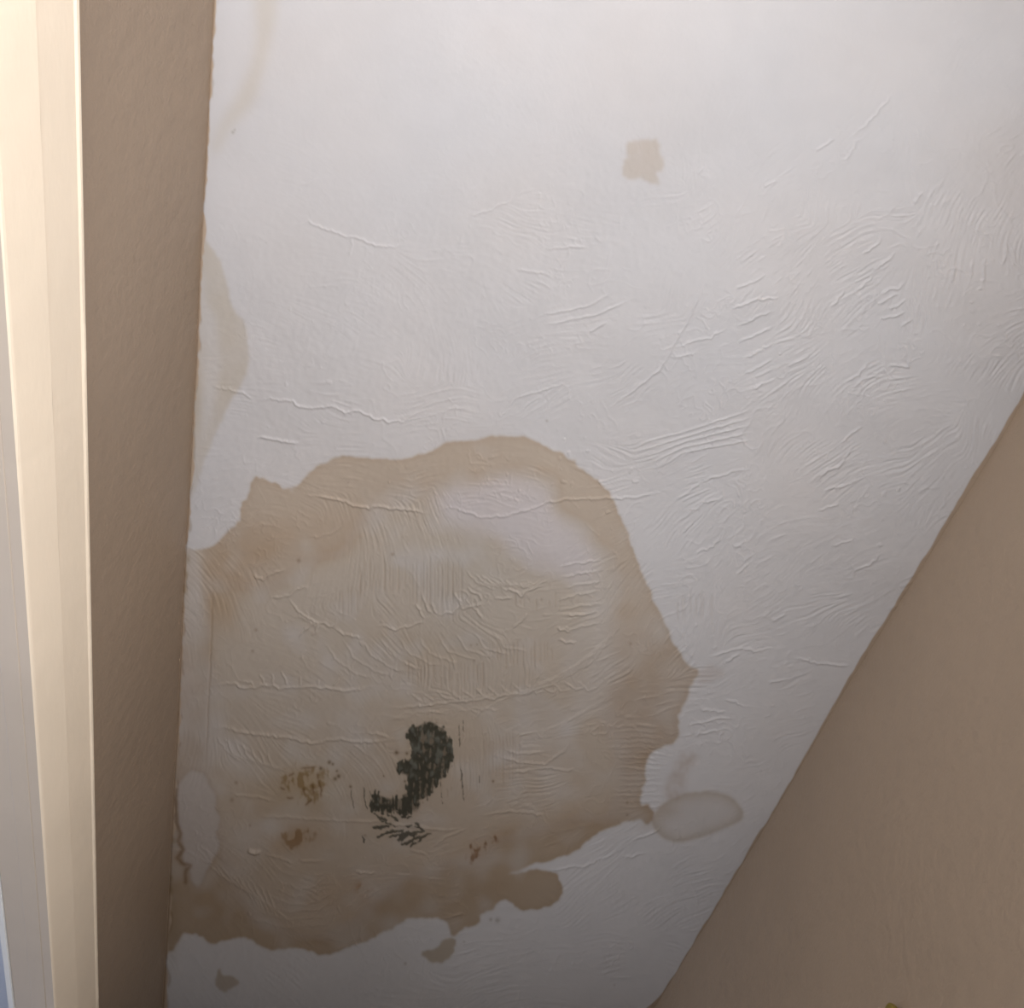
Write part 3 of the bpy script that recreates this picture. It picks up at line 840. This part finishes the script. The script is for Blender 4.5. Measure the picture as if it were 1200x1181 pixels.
win = boxes('unseen_window_1', [(wx0, wx1, YB - 0.09, YB - 0.03, wz0, wz0 + .05), (wx0, wx1, YB - 0.09, YB - 0.03, wz1 - .05, wz1),
                         (wx0, wx0 + .05, YB - 0.09, YB - 0.03, wz0 + .05, wz1 - .05), (wx1 - .05, wx1, YB - 0.09, YB - 0.03, wz0 + .05, wz1 - .05)], M_white)  # unseen frame, assumed for the light from behind
tag(win, 'unseen white framed window assumed behind the viewpoint', 'window', 'structure')
boxes('pane', [(wx0 + .05, wx1 - .05, YB - 0.062, YB - 0.058, wz0 + .05, wz1 - .05)], M_glass, win)

win2 = boxes('added_window_2', [(XR + .03, XR + .09, -0.35, 0.55, 0.82, 0.87), (XR + .03, XR + .09, -0.35, 0.55, 1.37, 1.42), (XR + .03, XR + .09, -0.35, -0.3, 0.87, 1.37), (XR + .03, XR + .09, 0.5, 0.55, 0.87, 1.37)], M_white)  # unseen window, added to go with the side light
tag(win2, 'unseen white framed window, added low in the beige wall for the side light', 'window', 'structure')
boxes('pane', [(XR + .058, XR + .062, -0.3, 0.5, 0.87, 1.37)], M_glass, win2)

# room beyond the opening
RX = -2.9
tag(boxes('ceiling_beyond', [(RX, XL - T, YB, YF, ZC, ZC + 0.05)], M_room), 'daylit pale blue ceiling of the room beyond the casing', 'ceiling', 'structure')
tag(boxes('wall_beyond', [(RX - 0.1, RX, YB, YF, 0, ZC + 0.05), (RX, XL - T, YB - 0.1, YB, 0, ZC + .05), (RX, XL - T, YF, YF + .1, 0, ZC + .05)], M_room),
    'white walls of the room beyond the opening, outside the view', 'wall', 'structure')

# ------------------------------------------------------------------ door opening: casing, jamb, far edging
door = bpy.data.objects.new('door_1', None)
COL.objects.link(door)
door.location = (XL, 0.8, 0)
tag(door, 'cream painted door surround with stepped casing at the left edge', 'door frame', 'structure')


def rel(o):
    o.parent = door
    o.matrix_parent_inverse = Matrix.Translation(door.location).inverted()
    return o


zt = CAM[2] + 0.683
zm = CAM[2] + 0.632
zb = CAM[2] + 0.588
casing = rel(extrude_profile('outer_casing_board', [(XL, zt + .001), (XL + .0165, zt + .001), (XL + .0185, zt), (XL + .0192, zt - .0015), (XL + .0190, zt - .004), (XL + .0175, zt - .006), (XL + .0168, zm - .002), (XL, zm - .002)],
                             -0.50, 1.72, M_gloss, None, 260, 0.0006, 2))
casing['label'] = 'upper, slightly greyer band of the cream casing'
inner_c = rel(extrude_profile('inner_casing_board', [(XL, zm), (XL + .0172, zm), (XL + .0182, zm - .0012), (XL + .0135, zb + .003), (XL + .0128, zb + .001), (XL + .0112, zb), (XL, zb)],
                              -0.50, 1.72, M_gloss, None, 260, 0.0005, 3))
inner_c.data.materials.append(M_jamb)  # casing underside: shade of the cream board put in as grey colour
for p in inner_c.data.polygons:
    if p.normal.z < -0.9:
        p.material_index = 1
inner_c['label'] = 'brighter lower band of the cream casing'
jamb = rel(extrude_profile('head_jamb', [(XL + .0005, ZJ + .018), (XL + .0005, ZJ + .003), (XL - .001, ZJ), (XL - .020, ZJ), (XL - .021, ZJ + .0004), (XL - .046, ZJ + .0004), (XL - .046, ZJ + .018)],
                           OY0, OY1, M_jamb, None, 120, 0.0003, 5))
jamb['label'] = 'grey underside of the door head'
far = rel(boxes('far_edging', [(XL - .056, XL - .047, OY0, OY1, ZJ - .001, ZJ + .018)], M_white, None, .001))
far['label'] = 'thin white strip along the far edge of the door head'
for (y0, y1) in ((OY0 - .1, OY0), (OY1, OY1 + .1)):
    rel(boxes('side_casing', [(XL, XL + .016, y0, y1, 0, zb)], M_gloss, None, .003))
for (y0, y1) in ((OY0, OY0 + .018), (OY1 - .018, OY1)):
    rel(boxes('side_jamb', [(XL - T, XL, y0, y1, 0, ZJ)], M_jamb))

# ------------------------------------------------------------------ small ribbed ornament on the right wall, its tip in view
ky, kz = 0.761, CAM[2] + 0.5475
bm = bmesh.new()
nr, ns = 18, 28
rows = []
for r in range(nr + 1):
    t = r / nr
    z = kz - 0.060 * t
    prof = math.sin(math.pi * min(1, t * 1.02 + .0)) ** 0.55 if 0 < t < 1 else 0.0
    row = []
    for s in range(ns):
        a = 2 * math.pi * s / ns
        rib = 1 + 0.10 * math.cos(7 * a)
        row.append(bm.verts.new((XR - 0.011 + 0.0105 * prof * rib * math.cos(a), ky + 0.0105 * prof * rib * math.sin(a), z)))
    rows.append(row)
for r in range(nr):
    for s in range(ns):
        bm.faces.new((rows[r][s], rows[r][(s + 1) % ns], rows[r + 1][(s + 1) % ns], rows[r + 1][s]))
bmesh.ops.remove_doubles(bm, verts=bm.verts, dist=1e-5)
bmesh.ops.recalc_face_normals(bm, faces=bm.faces)
me = bpy.data.meshes.new('wall_ornament')
bm.to_mesh(me)
bm.free()
orn = link('wall_ornament', me, M_brass, None, True)
tag(orn, 'olive-gold ribbed ornament on the beige wall, only its rounded tip showing', 'ornament')
